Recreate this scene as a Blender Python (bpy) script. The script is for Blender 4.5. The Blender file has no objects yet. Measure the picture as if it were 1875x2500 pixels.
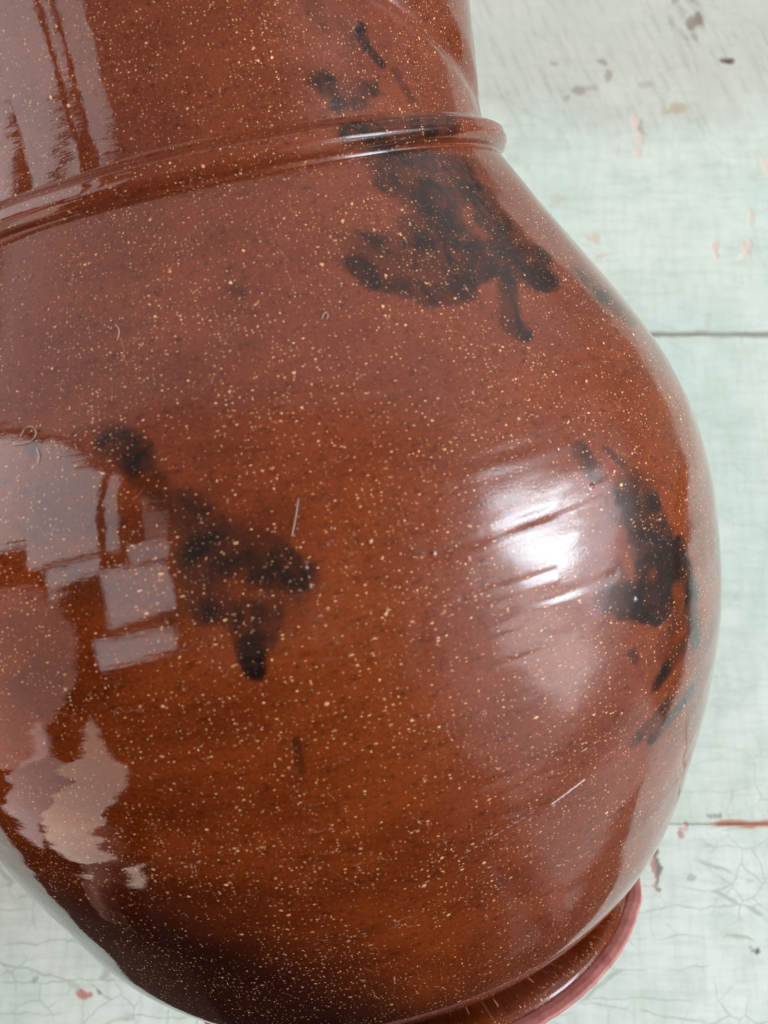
import bpy, math, random
import numpy as np
from mathutils import Matrix, Vector

# ------------------------------------------------------------------ camera, world, lamps, exposure
U = 0.25                                   # one modelling unit is 25 cm
sc = bpy.context.scene
col = sc.collection

cam_data = bpy.data.cameras.new('camera')
cam = bpy.data.objects.new('camera', cam_data)
col.objects.link(cam)
sc.camera = cam
cam_data.sensor_fit = 'VERTICAL'
cam_data.sensor_height = 24.0
cam_data.sensor_width = 18.0
cam_data.lens = 24.0 * 0.96736
cam_data.clip_start = 0.005
cam_data.clip_end = 60.0
CT, ST = 0.97236992, 0.23344536            # the phone leans 13.5 degrees over the tabletop
cam.matrix_world = Matrix(((1, 0, 0, 0), (0, CT, -ST, 0), (0, ST, CT, 1.38281 * U), (0, 0, 0, 1)))
cam_data.dof.use_dof = True
cam_data.dof.focus_distance = 0.80 * U
cam_data.dof.aperture_fstop = 14.0

world = bpy.data.worlds.new('World')
sc.world = world
world.use_nodes = True
world.node_tree.nodes['Background'].inputs[0].default_value = (1.0, 0.915, 0.875, 1)
world.node_tree.nodes['Background'].inputs[1].default_value = 0.17

sc.view_settings.view_transform = 'Standard'
sc.view_settings.look = 'None'
sc.view_settings.exposure = 0.62
sc.view_settings.gamma = 1.0


def area_lamp(name, centre, facing, size, radiance, colour=(1, 1, 1), up=(0, 0, 1), roll=0.0):
    """A rectangular lamp; centre and size in modelling units, radiance in scene units."""
    w, h = size[0] * U, size[1] * U
    ld = bpy.data.lights.new(name, 'AREA')
    ld.shape = 'RECTANGLE'
    ld.size, ld.size_y = w, h
    ld.color = colour
    ld.energy = radiance * math.pi * w * h
    o = bpy.data.objects.new(name, ld)
    z = -Vector(facing).normalized()
    x = Vector(up).cross(z).normalized()
    y = z.cross(x)
    m = Matrix((x, y, z)).transposed().to_4x4() @ Matrix.Rotation(roll, 4, 'Z')
    m.translation = Vector(centre) * U
    o.matrix_world = m
    col.objects.link(o)
    return o


LEFT = (0.97, 0.98, 1.0)
PX = (1, 0, 0)


def left_lamp(y0, y1, z0, z1, rad, colour=LEFT, roll=0.0):
    area_lamp('window_and_added_light', (-4.0, (y0 + y1) / 2, (z0 + z1) / 2), PX, (y1 - y0, z1 - z0), rad, colour, roll=roll)


# the tall window on the left, pane by pane, then added lamps
left_lamp(-0.25, 1.52, 2.10, 4.12, 2.11)
left_lamp(0.25, 1.52, 0.10, 2.10, 2.00)
left_lamp(-0.36, 1.45, 4.42, 4.98, 1.81)
left_lamp(-0.86, -0.38, 2.50, 4.15, 2.11)
left_lamp(-0.10, 0.72, 6.20, 7.80, 0.90, (1.0, 0.9, 0.85))
left_lamp(-0.92, -0.20, 5.35, 7.70, 1.81)
left_lamp(-2.30, -1.05, 4.05, 7.35, 2.21, roll=math.radians(-8))
left_lamp(-3.35, -2.62, 3.10, 6.60, 2.21, roll=math.radians(-18))
left_lamp(-6.60, -3.30, -1.70, 2.05, 1.89, (1.0, 0.76, 0.62))  # added lamp, mirrored as the tan patch low on the belly
left_lamp(-3.28, -2.45, -2.20, 0.90, 0.98, (1.0, 0.82, 0.80))  # added dim lamp next to it, mirrored as a dull brown-grey patch
o = area_lamp('hand_glow_lamp', (-3.9, -1.52, 0.95), PX, (2.15, 3.9), 1.05, (1.0, 0.60, 0.52))  # added lamp, mirrored where a lit hand and forearm would show
o.data.shape = 'ELLIPSE'
o.data.energy *= 0.785
# the sunlit window on the right
RIGHT = (0.72, 0.89, 1.0)


def right_lamp(y0, y1, z0, z1, rad, colour=RIGHT, x=4.0):
    area_lamp('window_and_added_light', (x, (y0 + y1) / 2, (z0 + z1) / 2), (-1, 0, 0), (y1 - y0, z1 - z0), rad, colour)


right_lamp(0.58, 0.92, 2.05, 4.20, 13.00)
right_lamp(-0.45, 0.34, 1.95, 3.65, 15.60)
right_lamp(-1.00, 1.35, 1.10, 4.70, 2.21, (0.88, 0.92, 1.0), x=4.1)  # added wide dim lamp, gives the window highlight its halo
right_lamp(-2.30, -1.20, 0.95, 3.30, 2.86, (1.0, 0.93, 0.93))

# soft light of the pale room, from the right and over the far end of the table
for k_, (tall, wide) in enumerate(((6.6, 8.4), (8.0, 7.2), (9.4, 6.0), (10.8, 9.2))):
    area_lamp('room_light', (-5.0, 5.6 + 0.05 * k_, 4.2), (0, -1, -0.3), (22 + 2 * k_, tall), 0.125, (1.0, 0.88, 0.90))
    area_lamp('room_light', (4.7 + 0.05 * k_, -1.7 + 0.15 * k_, tall / 2 - 0.6 - 0.12 * k_), (-1, 0, 0), (wide, tall - 2.6), 0.175, (1.0, 0.86, 0.87))
area_lamp('room_light', (4.9, -3.7, -1.65), (-1, 0, 0), (4.2, 2.1), 0.45, (1.0, 0.88, 0.88))


# ------------------------------------------------------------------ helpers
def link_mesh(name, verts, faces, material=None, parent=None, smooth=True):
    me = bpy.data.meshes.new(name)
    verts = np.asarray(verts, np.float32)
    faces = np.asarray(faces, np.int32)
    n, k = faces.shape
    me.vertices.add(len(verts))
    me.vertices.foreach_set('co', verts.ravel())
    me.loops.add(n * k)
    me.loops.foreach_set('vertex_index', faces.ravel())
    me.polygons.add(n)
    me.polygons.foreach_set('loop_start', np.arange(0, n * k, k, dtype=np.int32))
    me.polygons.foreach_set('loop_total', np.full(n, k, np.int32))
    me.update(calc_edges=True)
    me.validate()
    me.polygons.foreach_set('use_smooth', np.full(len(me.polygons), smooth, bool))
    o = bpy.data.objects.new(name, me)
    if material:
        me.materials.append(material)
    if parent:
        o.parent = parent
    col.objects.link(o)
    return o


def hash2(ix, iy, seed):
    h = (ix * 374761393 + iy * 668265263 + seed * 974634777) & 0x7fffffff
    h = ((h ^ (h >> 13)) * 1274126177) & 0x7fffffff
    h = h ^ (h >> 16)
    return (h & 0xffff) / 32767.5 - 1.0


def vnoise(x, y, seed=0):
    """Smooth value noise in [-1, 1]."""
    x, y = np.broadcast_arrays(np.asarray(x, float), np.asarray(y, float))
    ix, iy = np.floor(x).astype(np.int64), np.floor(y).astype(np.int64)
    fx, fy = x - ix, y - iy
    fx, fy = fx * fx * fx * (fx * (fx * 6 - 15) + 10), fy * fy * fy * (fy * (fy * 6 - 15) + 10)
    a, b = hash2(ix, iy, seed), hash2(ix + 1, iy, seed)
    c, d = hash2(ix, iy + 1, seed), hash2(ix + 1, iy + 1, seed)
    return (a * (1 - fx) + b * fx) * (1 - fy) + (c * (1 - fx) + d * fx) * fy


class Nodes:
    """Short hand for building a node tree."""

    def __init__(self, name):
        self.m = bpy.data.materials.new(name)
        self.m.use_nodes = True
        self.t = self.m.node_tree
        self.t.nodes.clear()
        self.out = self.t.nodes.new('ShaderNodeOutputMaterial')
        self.b = self.t.nodes.new('ShaderNodeBsdfPrincipled')
        self.t.links.new(self.b.outputs[0], self.out.inputs[0])

    def put(self, sock, v):
        if isinstance(v, bpy.types.NodeSocket):
            self.t.links.new(v, sock)
        elif isinstance(v, (tuple, list)) and len(v) == 3 and sock.type == 'RGBA':
            sock.default_value = (*v, 1)
        else:
            sock.default_value = v

    def math(self, op, a, b=0.0, c=0.0, clamp=False):
        n = self.t.nodes.new('ShaderNodeMath')
        n.operation = op
        n.use_clamp = clamp
        for i, v in enumerate((a, b, c)):
            self.put(n.inputs[i], v)
        return n.outputs[0]

    def vmath(self, op, a, b=(0, 0, 0), scale=None):
        n = self.t.nodes.new('ShaderNodeVectorMath')
        n.operation = op
        self.put(n.inputs[0], a)
        self.put(n.inputs[1], b)
        if scale is not None:
            self.put(n.inputs['Scale'], scale)
        return n.outputs['Value'] if op in ('LENGTH', 'DOT_PRODUCT', 'DISTANCE') else n.outputs[0]

    def noise(self, vec, scale, detail=4.0, rough=0.55, colour=False, distort=0.0):
        n = self.t.nodes.new('ShaderNodeTexNoise')
        self.put(n.inputs['Vector'], vec)
        n.inputs['Scale'].default_value = scale
        n.inputs['Detail'].default_value = detail
        n.inputs['Roughness'].default_value = rough
        n.inputs['Distortion'].default_value = distort
        return n.outputs['Color' if colour else 'Fac']

    def voronoi(self, vec, scale, feature='F1', rand=1.0):
        n = self.t.nodes.new('ShaderNodeTexVoronoi')
        n.feature = feature
        n.voronoi_dimensions = '2D'
        self.put(n.inputs['Vector'], vec)
        n.inputs['Scale'].default_value = scale
        n.inputs['Randomness'].default_value = rand
        return n

    def attr(self, name, kind='Fac'):
        n = self.t.nodes.new('ShaderNodeAttribute')
        n.attribute_name = name
        return n.outputs[kind]

    def pos(self):
        return self.t.nodes.new('ShaderNodeNewGeometry').outputs['Position']

    def step(self, v, lo, hi, to0=0.0, to1=1.0):
        n = self.t.nodes.new('ShaderNodeMapRange')
        n.interpolation_type = 'SMOOTHSTEP'
        for i, x in enumerate((v, lo, hi, to0, to1)):
            self.put(n.inputs[i], x)
        return n.outputs[0]

    def mix(self, fac, a, b):
        n = self.t.nodes.new('ShaderNodeMix')
        n.data_type = 'RGBA'
        self.put(n.inputs[0], fac)
        self.put(n.inputs[6], a)
        self.put(n.inputs[7], b)
        return n.outputs[2]

    def scale3(self, vec, s):
        return self.vmath('MULTIPLY', vec, s)

    def bump(self, height, dist, strength=1.0, normal=None):
        n = self.t.nodes.new('ShaderNodeBump')
        n.inputs['Distance'].default_value = dist
        self.put(n.inputs['Strength'], strength)
        self.put(n.inputs['Height'], height)
        if normal is not None:
            self.put(n.inputs['Normal'], normal)
        return n.outputs[0]


"""Where the marks on the glaze lie: (angle, position along the axis) from one end to the other, their
half widths in both directions, and how dense they are."""
STAINS= [(1.92, -0.1391, 1.768, -0.0799, 0.0846, 0.0266, 0.4), (2.045, -0.0343, 1.914, -0.0248, 0.0497, 0.0154, 0.3), (1.668, -0.1181, 1.6, -0.0562, 0.046, 0.0166, 0.26), (1.576, -0.097, 1.521, -0.0608, 0.0345, 0.0128, 0.28), (1.761, -0.1719, 1.721, -0.1302, 0.0348, 0.0111, 0.25), (0.975, -0.317, 0.863, -0.256, 0.0833, 0.016, 0.26), (1.206, -0.2519, 0.992, -0.2324, 0.0417, 0.0104, 0.28), (0.88, -0.0545, 0.797, 0.0303, 0.067, 0.0166, 0.3), (1.659, -0.1202, 1.542, -0.077, 0.0399, 0.0143, 0.28), (1.069, -0.4195, 0.93, -0.3736, 0.0498, 0.0093, 0.22), (0.845, 0.0636, 0.766, 0.0498, 0.0293, 0.0075, 0.4), (1.111, -0.3448, 0.755, -0.3439, 0.0443, 0.0078, 0.8), (1.022, -0.3241, 0.73, -0.3141, 0.0488, 0.0085, 0.7), (1.031, -0.3075, 0.903, -0.2881, 0.0479, 0.0096, 0.85), (0.959, -0.2862, 0.95, -0.2485, 0.0521, 0.0107, 0.8), (0.758, -0.2962, 0.793, -0.2653, 0.0586, 0.009, 0.55), (0.87, -0.2987, 0.746, -0.288, 0.0521, 0.0084, 0.8), (1.238, -0.2539, 1.216, -0.2457, 0.0247, 0.0067, 0.85), (1.221, -0.2427, 1.102, -0.2242, 0.0227, 0.006, 1.0), (1.106, -0.2217, 1.015, -0.2202, 0.0269, 0.0066, 1.0), (1.006, -0.2267, 0.867, -0.2334, 0.0234, 0.0049, 1.0), (1.225, -0.2695, 1.18, -0.2676, 0.0286, 0.0075, 0.45), (1.146, -0.2587, 1.009, -0.2369, 0.0533, 0.0129, 0.5), (1.059, -0.2756, 1.057, -0.2639, 0.0244, 0.0056, 0.6), (1.088, -0.2619, 0.946, -0.2502, 0.0138, 0.0031, 0.9), (0.961, -0.2675, 0.955, -0.2413, 0.0595, 0.0124, 0.7), (0.865, -0.2447, 0.686, -0.2332, 0.0434, 0.0068, 0.6), (0.757, -0.22, 0.749, -0.2145, 0.0442, 0.0068, 1.0), (0.837, -0.232, 0.793, -0.2185, 0.05, 0.0086, 0.65), (0.876, -0.2225, 0.944, -0.1937, 0.025, 0.0051, 0.85), (0.947, -0.1886, 0.935, -0.1832, 0.0256, 0.0056, 0.95), (0.755, -0.2642, 0.783, -0.2414, 0.0713, 0.011, 0.5), (0.541, -0.2174, 0.509, -0.1909, 0.0552, 0.0046, 0.55), (0.509, -0.1909, 0.453, -0.1667, 0.0575, 0.004, 0.6), (0.953, -0.4217, 0.951, -0.406, 0.0173, 0.0031, 0.7), (0.942, -0.4059, 0.908, -0.3946, 0.0144, 0.0025, 0.85), (0.856, -0.3895, 0.818, -0.3679, 0.0185, 0.0029, 0.55), (1.113, -0.3815, 1.031, -0.3767, 0.0407, 0.0081, 0.45), (1.103, -0.3686, 1.023, -0.3678, 0.0254, 0.005, 0.6), (0.98, -0.3775, 0.972, -0.3767, 0.0259, 0.0048, 0.7), (1.144, -0.3885, 1.125, -0.3849, 0.0325, 0.0067, 0.5), (1.085, -0.4349, 1.009, -0.4158, 0.0528, 0.0102, 0.35), (0.945, -0.0983, 0.932, -0.0788, 0.0193, 0.0049, 0.8), (0.879, -0.0924, 0.844, -0.0761, 0.0097, 0.0022, 0.7), (0.846, -0.0574, 0.835, -0.0284, 0.0563, 0.0134, 0.55), (0.824, -0.0375, 0.8, -0.0134, 0.0444, 0.0103, 0.7), (0.849, -0.0161, 0.757, 0.014, 0.0328, 0.0078, 0.75), (0.742, -0.0023, 0.694, 0.0452, 0.0265, 0.0056, 0.85), (0.718, 0.0418, 0.699, 0.0831, 0.0247, 0.0054, 0.85), (0.976, 0.0029, 0.879, 0.0255, 0.0309, 0.009, 0.7), (0.947, 0.019, 0.853, 0.0366, 0.0174, 0.0049, 0.8), (0.868, 0.0199, 0.834, 0.0322, 0.0325, 0.0086, 1.0), (0.79, 0.0058, 0.84, 0.0276, 0.0246, 0.0061, 1.0), (0.875, -0.0126, 0.886, 0.0104, 0.0181, 0.0048, 0.75), (0.77, 0.0756, 0.829, 0.0812, 0.0267, 0.0069, 0.6), (0.838, 0.0835, 0.864, 0.0887, 0.019, 0.0054, 0.9), (0.941, 0.0519, 0.933, 0.0585, 0.0106, 0.0033, 0.7), (0.715, 0.1224, 0.872, 0.1324, 0.0196, 0.0052, 1.0), (0.824, 0.1131, 0.938, 0.1241, 0.0184, 0.0056, 0.7), (0.955, -0.0095, 0.94, 0.0063, 0.0254, 0.0074, 0.4), (1.817, -0.1783, 1.762, -0.1678, 0.028, 0.0084, 0.6), (1.768, -0.1612, 1.729, -0.1419, 0.0245, 0.0078, 0.6), (1.673, -0.1241, 1.662, -0.0981, 0.0333, 0.0116, 0.55), (1.679, -0.0965, 1.674, -0.0763, 0.0265, 0.0095, 0.6), (1.621, -0.1006, 1.527, -0.0757, 0.0318, 0.0116, 0.6), (1.585, -0.0819, 1.53, -0.0708, 0.0127, 0.0047, 0.6), (1.688, -0.0645, 1.577, -0.0576, 0.0151, 0.0057, 0.7), (1.628, -0.0555, 1.627, -0.0318, 0.0195, 0.0075, 0.75), (1.63, -0.0321, 1.627, -0.0228, 0.0135, 0.0053, 0.9), (1.58, -0.0515, 1.602, -0.0357, 0.0134, 0.0052, 0.45), (1.592, 0.0278, 1.597, 0.0493, 0.0068, 0.0029, 0.5), (1.529, -0.2561, 1.513, -0.2518, 0.0144, 0.0043, 0.55), (2.003, -0.1841, 1.994, -0.1823, 0.0165, 0.004, 0.7), (1.312, -0.125, 1.233, -0.1165, 0.0102, 0.0034, 0.3), (1.327, 0.1204, 1.22, 0.1333, 0.008, 0.0036, 0.25), (1.302, 0.0992, 1.182, 0.0961, 0.0053, 0.0023, 0.3), (1.686, -0.1333, 1.675, -0.1214, 0.0195, 0.0066, 0.4)]
SCUFFS= [(1.079, 0.1318, 1.16, 0.1383, 0.003, 0.0012, 0.9), (1.2, 0.1365, 1.357, 0.1491, 0.0013, 0.0006, 0.8), (0.987, 0.1032, 1.089, 0.1072, 0.0017, 0.0006, 0.7), (1.047, 0.1239, 0.827, 0.1048, 0.0017, 0.0006, 0.5), (1.564, 0.196, 1.661, 0.1972, 0.0013, 0.0007, 0.6), (1.499, -0.1187, 1.526, -0.0913, 0.0011, 0.0004, 0.6), (1.496, -0.1156, 1.491, -0.1124, 0.0019, 0.0007, 0.6), (1.456, -0.1121, 1.462, -0.0955, 0.0012, 0.0004, 0.5), (1.461, -0.1154, 1.437, -0.1161, 0.0016, 0.0006, 0.4), (1.413, -0.1096, 1.419, -0.0857, 0.0012, 0.0004, 0.5), (1.507, -0.081, 1.509, -0.0654, 0.0034, 0.0013, 0.6), (1.779, 0.2019, 1.682, 0.199, 0.0013, 0.0006, 0.5), (1.857, 0.1087, 1.816, 0.1053, 0.0027, 0.0011, 0.5), (1.828, 0.1077, 1.84, 0.1177, 0.0028, 0.0011, 0.4), (0.7, 0.0675, 0.864, 0.0906, 0.002, 0.0005, 0.4), (1.665, -0.1235, 1.663, -0.1122, 0.0024, 0.0008, 0.5), (1.663, -0.1205, 1.649, -0.1083, 0.0016, 0.0006, 0.6), (1.496, -0.1142, 1.517, -0.0919, 0.0009, 0.0003, 0.6), (1.446, -0.1126, 1.458, -0.0866, 0.0009, 0.0003, 0.5), (1.419, -0.0972, 1.423, -0.0746, 0.0015, 0.0006, 0.5), (1.489, -0.0751, 1.491, -0.0432, 0.003, 0.0011, 0.3), (1.491, -0.0432, 1.447, -0.0207, 0.0015, 0.0006, 0.4), (0.989, 0.1069, 0.863, 0.0945, 0.0018, 0.0006, 0.6), (1.117, 0.1151, 1.047, 0.1082, 0.0016, 0.0006, 0.5), (1.257, 0.1465, 1.173, 0.1388, 0.0011, 0.0005, 0.5), (1.748, 0.2064, 1.812, 0.2087, 0.0012, 0.0006, 0.4)]
RIDGES= [(1.625, -0.1233, 1.451, -0.1188, 0.0039, 0.0014, 0.5), (1.467, -0.096, 1.288, -0.0872, 0.0039, 0.0014, 0.6), (1.631, -0.0077, 1.374, 0.0002, 0.0044, 0.0018, 0.5), (1.374, 0.0002, 1.062, 0.0094, 0.0042, 0.0016, 0.5), (1.768, 0.0309, 1.475, 0.0401, 0.0046, 0.0019, 0.4), (1.475, 0.0401, 1.181, 0.0461, 0.004, 0.0017, 0.4), (1.766, 0.1087, 1.433, 0.1184, 0.0049, 0.0023, 0.4), (1.931, -0.2829, 1.413, -0.2651, 0.0067, 0.0019, 0.4), (1.488, -0.1809, 1.136, -0.1612, 0.0054, 0.0017, 0.4), (1.136, -0.1612, 0.654, -0.1453, 0.0083, 0.0018, 0.4), (1.536, -0.0621, 1.306, -0.0648, 0.003, 0.0011, 0.8), (1.306, -0.0648, 0.934, -0.0666, 0.0046, 0.0015, 1.0), (1.469, -0.023, 1.239, -0.0162, 0.0031, 0.0012, 0.8), (1.239, -0.0162, 0.955, -0.0086, 0.0047, 0.0016, 1.0), (1.488, -0.1229, 1.243, -0.1149, 0.004, 0.0014, 0.6), (1.243, -0.1149, 0.957, -0.1102, 0.0059, 0.0017, 0.8), (1.271, -0.0335, 1.088, -0.0296, 0.0026, 0.0009, 0.7), (1.283, -0.0012, 1.13, 0.0015, 0.0025, 0.001, 0.6), (1.199, -0.0686, 1.007, -0.0673, 0.0038, 0.0012, 0.6), (1.328, 0.1223, 1.214, 0.1314, 0.0036, 0.0016, 0.7), (1.312, 0.0997, 1.178, 0.0969, 0.0035, 0.0015, 0.7), (1.805, 0.2019, 1.564, 0.1974, 0.0029, 0.0014, 0.5)]
PIMPLES= [(1.468, -0.0887, 0.0034, 0.0013, 1.0), (1.397, -0.0841, 0.0038, 0.0014, 1.0), (1.3, -0.0653, 0.004, 0.0014, 1.0), (0.95, -0.0723, 0.0041, 0.0011, 1.0), (1.433, -0.0828, 0.0023, 0.0008, 0.6), (1.449, -0.0239, 0.003, 0.0012, 0.7), (1.244, -0.0554, 0.0025, 0.0009, 0.7), (0.909, 0.0158, 0.0049, 0.0014, 0.8)]
LINT= [[(2.0585, -0.1881), (2.0134, -0.1866), (1.9876, -0.1891), (1.9884, -0.1949), (2.0055, -0.1981), (2.0238, -0.1966), (2.0302, -0.1912)], [(1.9847, -0.1833), (1.975, -0.1771), (1.9809, -0.1725)], [(2.0464, -0.1928), (2.0316, -0.1855)], [(1.5207, -0.0979), (1.5053, -0.1093), (1.4942, -0.1197)], [(1.508, -0.1053), (1.496, -0.1114), (1.4938, -0.1168)], [(1.4681, -0.0946), (1.4525, -0.1032), (1.4519, -0.1117)], [(1.8029, -0.2503), (1.7896, -0.2458), (1.7979, -0.2394)], [(1.3596, -0.2228), (1.3488, -0.2277), (1.3403, -0.2246), (1.3502, -0.2221)], [(1.4221, -0.0875), (1.4076, -0.0962), (1.4099, -0.1036)], [(1.6135, -0.114), (1.6059, -0.0994), (1.5808, -0.0889)]]


# ------------------------------------------------------------------ materials
def glaze_material(name):
    k = Nodes(name)
    cl = k.attr('clay', 'Vector')            # metres round the pot, metres along its axis
    mottle = k.noise(k.scale3(cl, (1, 2.2, 1)), 45, 6, 0.62)
    fine = k.noise(k.scale3(cl, (1, 1.6, 1)), 420, 4, 0.7)
    broad = k.noise(cl, 14, 3, 0.5)
    base = k.mix(k.step(mottle, 0.34, 0.68), (0.122, 0.0185, 0.0024), (0.212, 0.0375, 0.0058))
    base = k.mix(k.step(broad, 0.38, 0.68, 0, 0.5), base, (0.245, 0.0500, 0.0090))
    milk = k.math('ADD', k.attr('milk'), k.math('MULTIPLY', k.math('SUBTRACT', broad, 0.5), 0.6))
    base = k.mix(k.step(milk, 0.1, 0.9, 0, 0.52), base, k.mix(mottle, (0.135, 0.030, 0.015), (0.235, 0.064, 0.036)))
    base = k.mix(k.step(fine, 0.50, 0.72, 0, 0.7), base, (0.056, 0.0080, 0.0018))
    grain = k.noise(k.scale3(cl, (1, 1.3, 1)), 1500, 3, 0.7)
    base = k.mix(k.step(grain, 0.52, 0.70, 0, 0.5), base, (0.045, 0.007, 0.002))
    base = k.mix(k.step(grain, 0.46, 0.30, 0, 0.35), base, (0.38, 0.095, 0.022))
    streak = k.noise(k.scale3(cl, (1, 9, 1)), 55, 4, 0.6)
    base = k.mix(k.step(streak, 0.56, 0.80, 0, 0.45), base, (0.085, 0.014, 0.003))
    belly_shade = k.math('ADD', k.attr('belly_shade'), k.math('MULTIPLY', k.math('SUBTRACT', broad, 0.5), 0.35))  # shade of the lower left belly, put into the glaze colour
    base = k.mix(k.step(belly_shade, 0.15, 0.95, 0, 0.92), base, (0.018, 0.0034, 0.0020))
    # manganese splashes under the glaze
    w = k.noise(cl, 130, 5, 0.62)
    w2 = k.noise(cl, 480, 3, 0.7)
    w0 = k.noise(cl, 62, 4, 0.6, distort=0.8)
    m = k.math('ADD', k.attr('stain'), k.math('MULTIPLY', k.math('SUBTRACT', w, 0.5), 1.0))
    m = k.math('ADD', m, k.math('MULTIPLY', k.math('SUBTRACT', w0, 0.5), 0.9))
    m = k.math('ADD', m, k.math('MULTIPLY', k.math('SUBTRACT', w2, 0.5), 0.9))
    m = k.step(m, 0.20, 0.96)
    blot = k.noise(cl, 80, 6, 0.68, distort=1.4)
    fray = k.noise(cl, 300, 4, 0.7)
    m = k.math('MULTIPLY', m, k.step(k.attr('stain'), 0.02, 0.22))
    m = k.math('MULTIPLY', m, k.step(k.math('ADD', blot, k.math('MULTIPLY', k.math('SUBTRACT', k.attr('stain'), 0.85), 0.16)), 0.42, 0.61, 0.16, 1.0))
    m = k.math('MULTIPLY', m, k.step(fray, 0.30, 0.50, 0.62, 1.0))
    veil = k.math('ADD', k.attr('stain'), k.math('MULTIPLY', k.math('SUBTRACT', w0, 0.5), 0.8))
    base = k.mix(k.math('MULTIPLY', k.step(veil, 0.08, 0.75, 0, 0.62), k.step(k.attr('stain'), 0.0, 0.12)), base, (0.045, 0.0095, 0.0030))
    base = k.mix(k.step(m, 0.0, 0.45, 0, 0.8), base, (0.058, 0.0125, 0.0030))
    base = k.mix(k.math('MULTIPLY', m, 0.97), base, (0.0095, 0.0042, 0.0032))
    # golden flecks
    warp = k.vmath('SUBTRACT', k.noise(cl, 900, 3, 0.6, colour=True), (0.5, 0.5, 0.5))
    clump = k.step(k.noise(cl, 60, 4, 0.6), 0.30, 0.66, 0.35, 1.65)
    fl = None
    for sc_, keep, rad, amp, st, sh in ((300, 0.16, 0.088, 0.0012, (0.9, 1.45, 1), (0, 0, 0)),
                                        (480, 0.24, 0.086, 0.0010, (0.7, 1.6, 1), (0.31, 0.17, 0)),
                                        (800, 0.40, 0.098, 0.0006, (1.4, 0.8, 1), (0.77, 0.41, 0)),
                                        (1250, 0.34, 0.15, 0.0004, (0.7, 1.3, 1), (0.07, 0.91, 0))):
        v = k.vmath('ADD', k.vmath('ADD', cl, sh), k.vmath('SCALE', warp, scale=amp))
        vo = k.voronoi(k.scale3(v, st), sc_)
        s = k.t.nodes.new('ShaderNodeSeparateColor')
        k.put(s.inputs[0], vo.outputs['Color'])
        r = k.math('MULTIPLY', k.math('POWER', s.outputs[1], 1.8), rad)
        r = k.math('ADD', r, rad * 0.28)
        on = k.math('MULTIPLY', k.math('LESS_THAN', vo.outputs['Distance'], r), k.math('LESS_THAN', s.outputs[0], k.math('MULTIPLY', clump, keep)))
        on = k.math('MULTIPLY', on, k.math('ADD', 0.22, k.math('MULTIPLY', s.outputs[2], 0.78)))
        fl = on if fl is None else k.math('MAXIMUM', fl, on)
    fl = k.math('MULTIPLY', fl, k.math('SUBTRACT', 1.0, k.math('MULTIPLY', m, 0.72)))
    tint = k.mix(k.noise(cl, 300, 2), (0.94, 0.44, 0.14), (0.97, 0.64, 0.40))
    base = k.mix(fl, base, tint)
    # pale scuffs
    sf = k.math('ADD', k.attr('scuff'), k.math('MULTIPLY', k.math('SUBTRACT', k.noise(cl, 1300, 3, 0.7), 0.5), 1.7))
    sf = k.math('MULTIPLY', k.step(sf, 0.45, 0.9), k.step(k.attr('scuff'), 0.05, 0.4))
    base = k.mix(k.math('MULTIPLY', sf, 0.75), base, (0.75, 0.66, 0.62))
    hw = k.vmath('ADD', cl, k.vmath('SCALE', k.vmath('SUBTRACT', k.noise(cl, 160, 3, 0.6, colour=True), (0.5, 0.5, 0.5)), scale=0.006))
    hair = k.voronoi(k.scale3(hw, (1.0, 1.7, 1)), 170, 'DISTANCE_TO_EDGE').outputs['Distance']
    hair = k.math('MULTIPLY', k.step(hair, 0.030, 0.008), k.step(k.noise(cl, 130, 4, 0.7), 0.56, 0.66, 0, 0.26))
    base = k.mix(hair, base, (0.60, 0.36, 0.24))
    k.put(k.b.inputs['Base Color'], base)
    k.put(k.b.inputs['IOR'], 1.48)
    wear = k.step(k.noise(cl, 26, 4, 0.6), 0.45, 0.72)
    rub = k.math('MULTIPLY', k.attr('rub'), k.step(k.noise(k.scale3(cl, (1, 2.5, 1)), 60, 5, 0.65), 0.25, 0.7, 0.35, 1.0))
    k.put(k.b.inputs['Roughness'], k.math('ADD', k.math('ADD', 0.035, k.math('MULTIPLY', sf, 0.3)), k.math('ADD', k.math('MULTIPLY', wear, 0.03), k.math('MULTIPLY', rub, 0.05))))
    k.put(k.b.inputs['Specular IOR Level'], k.math('SUBTRACT', 0.5, k.math('MULTIPLY', k.attr('worn'), 0.17)))
    k.put(k.b.inputs['Coat Weight'], k.math('ADD', k.math('MULTIPLY', k.attr('worn'), 0.24), k.math('MULTIPLY', rub, 0.4)))
    k.put(k.b.inputs['Coat Roughness'], 0.30)
    k.put(k.b.inputs['Coat IOR'], 1.5)
    # orange peel, pits and fine crazing of the glaze
    peel = k.noise(cl, 210, 3, 0.5)
    pit = k.noise(k.scale3(cl, (1, 1.4, 1)), 1500, 3, 0.65)
    n0 = k.bump(k.noise(k.scale3(cl, (0.12, 1, 1)), 520, 4, 0.6), 0.00016, 0.15)
    n1 = k.bump(peel, 0.00020, 0.16, n0)
    n2 = k.bump(pit, 0.00006, k.math('ADD', 0.05, k.math('ADD', k.math('MULTIPLY', wear, 0.14), k.math('MULTIPLY', rub, 0.46))), n1)
    n3 = k.bump(fl, 0.00008, 0.25, n2)
    k.put(k.b.inputs['Normal'], n3)
    return k.m


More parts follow.
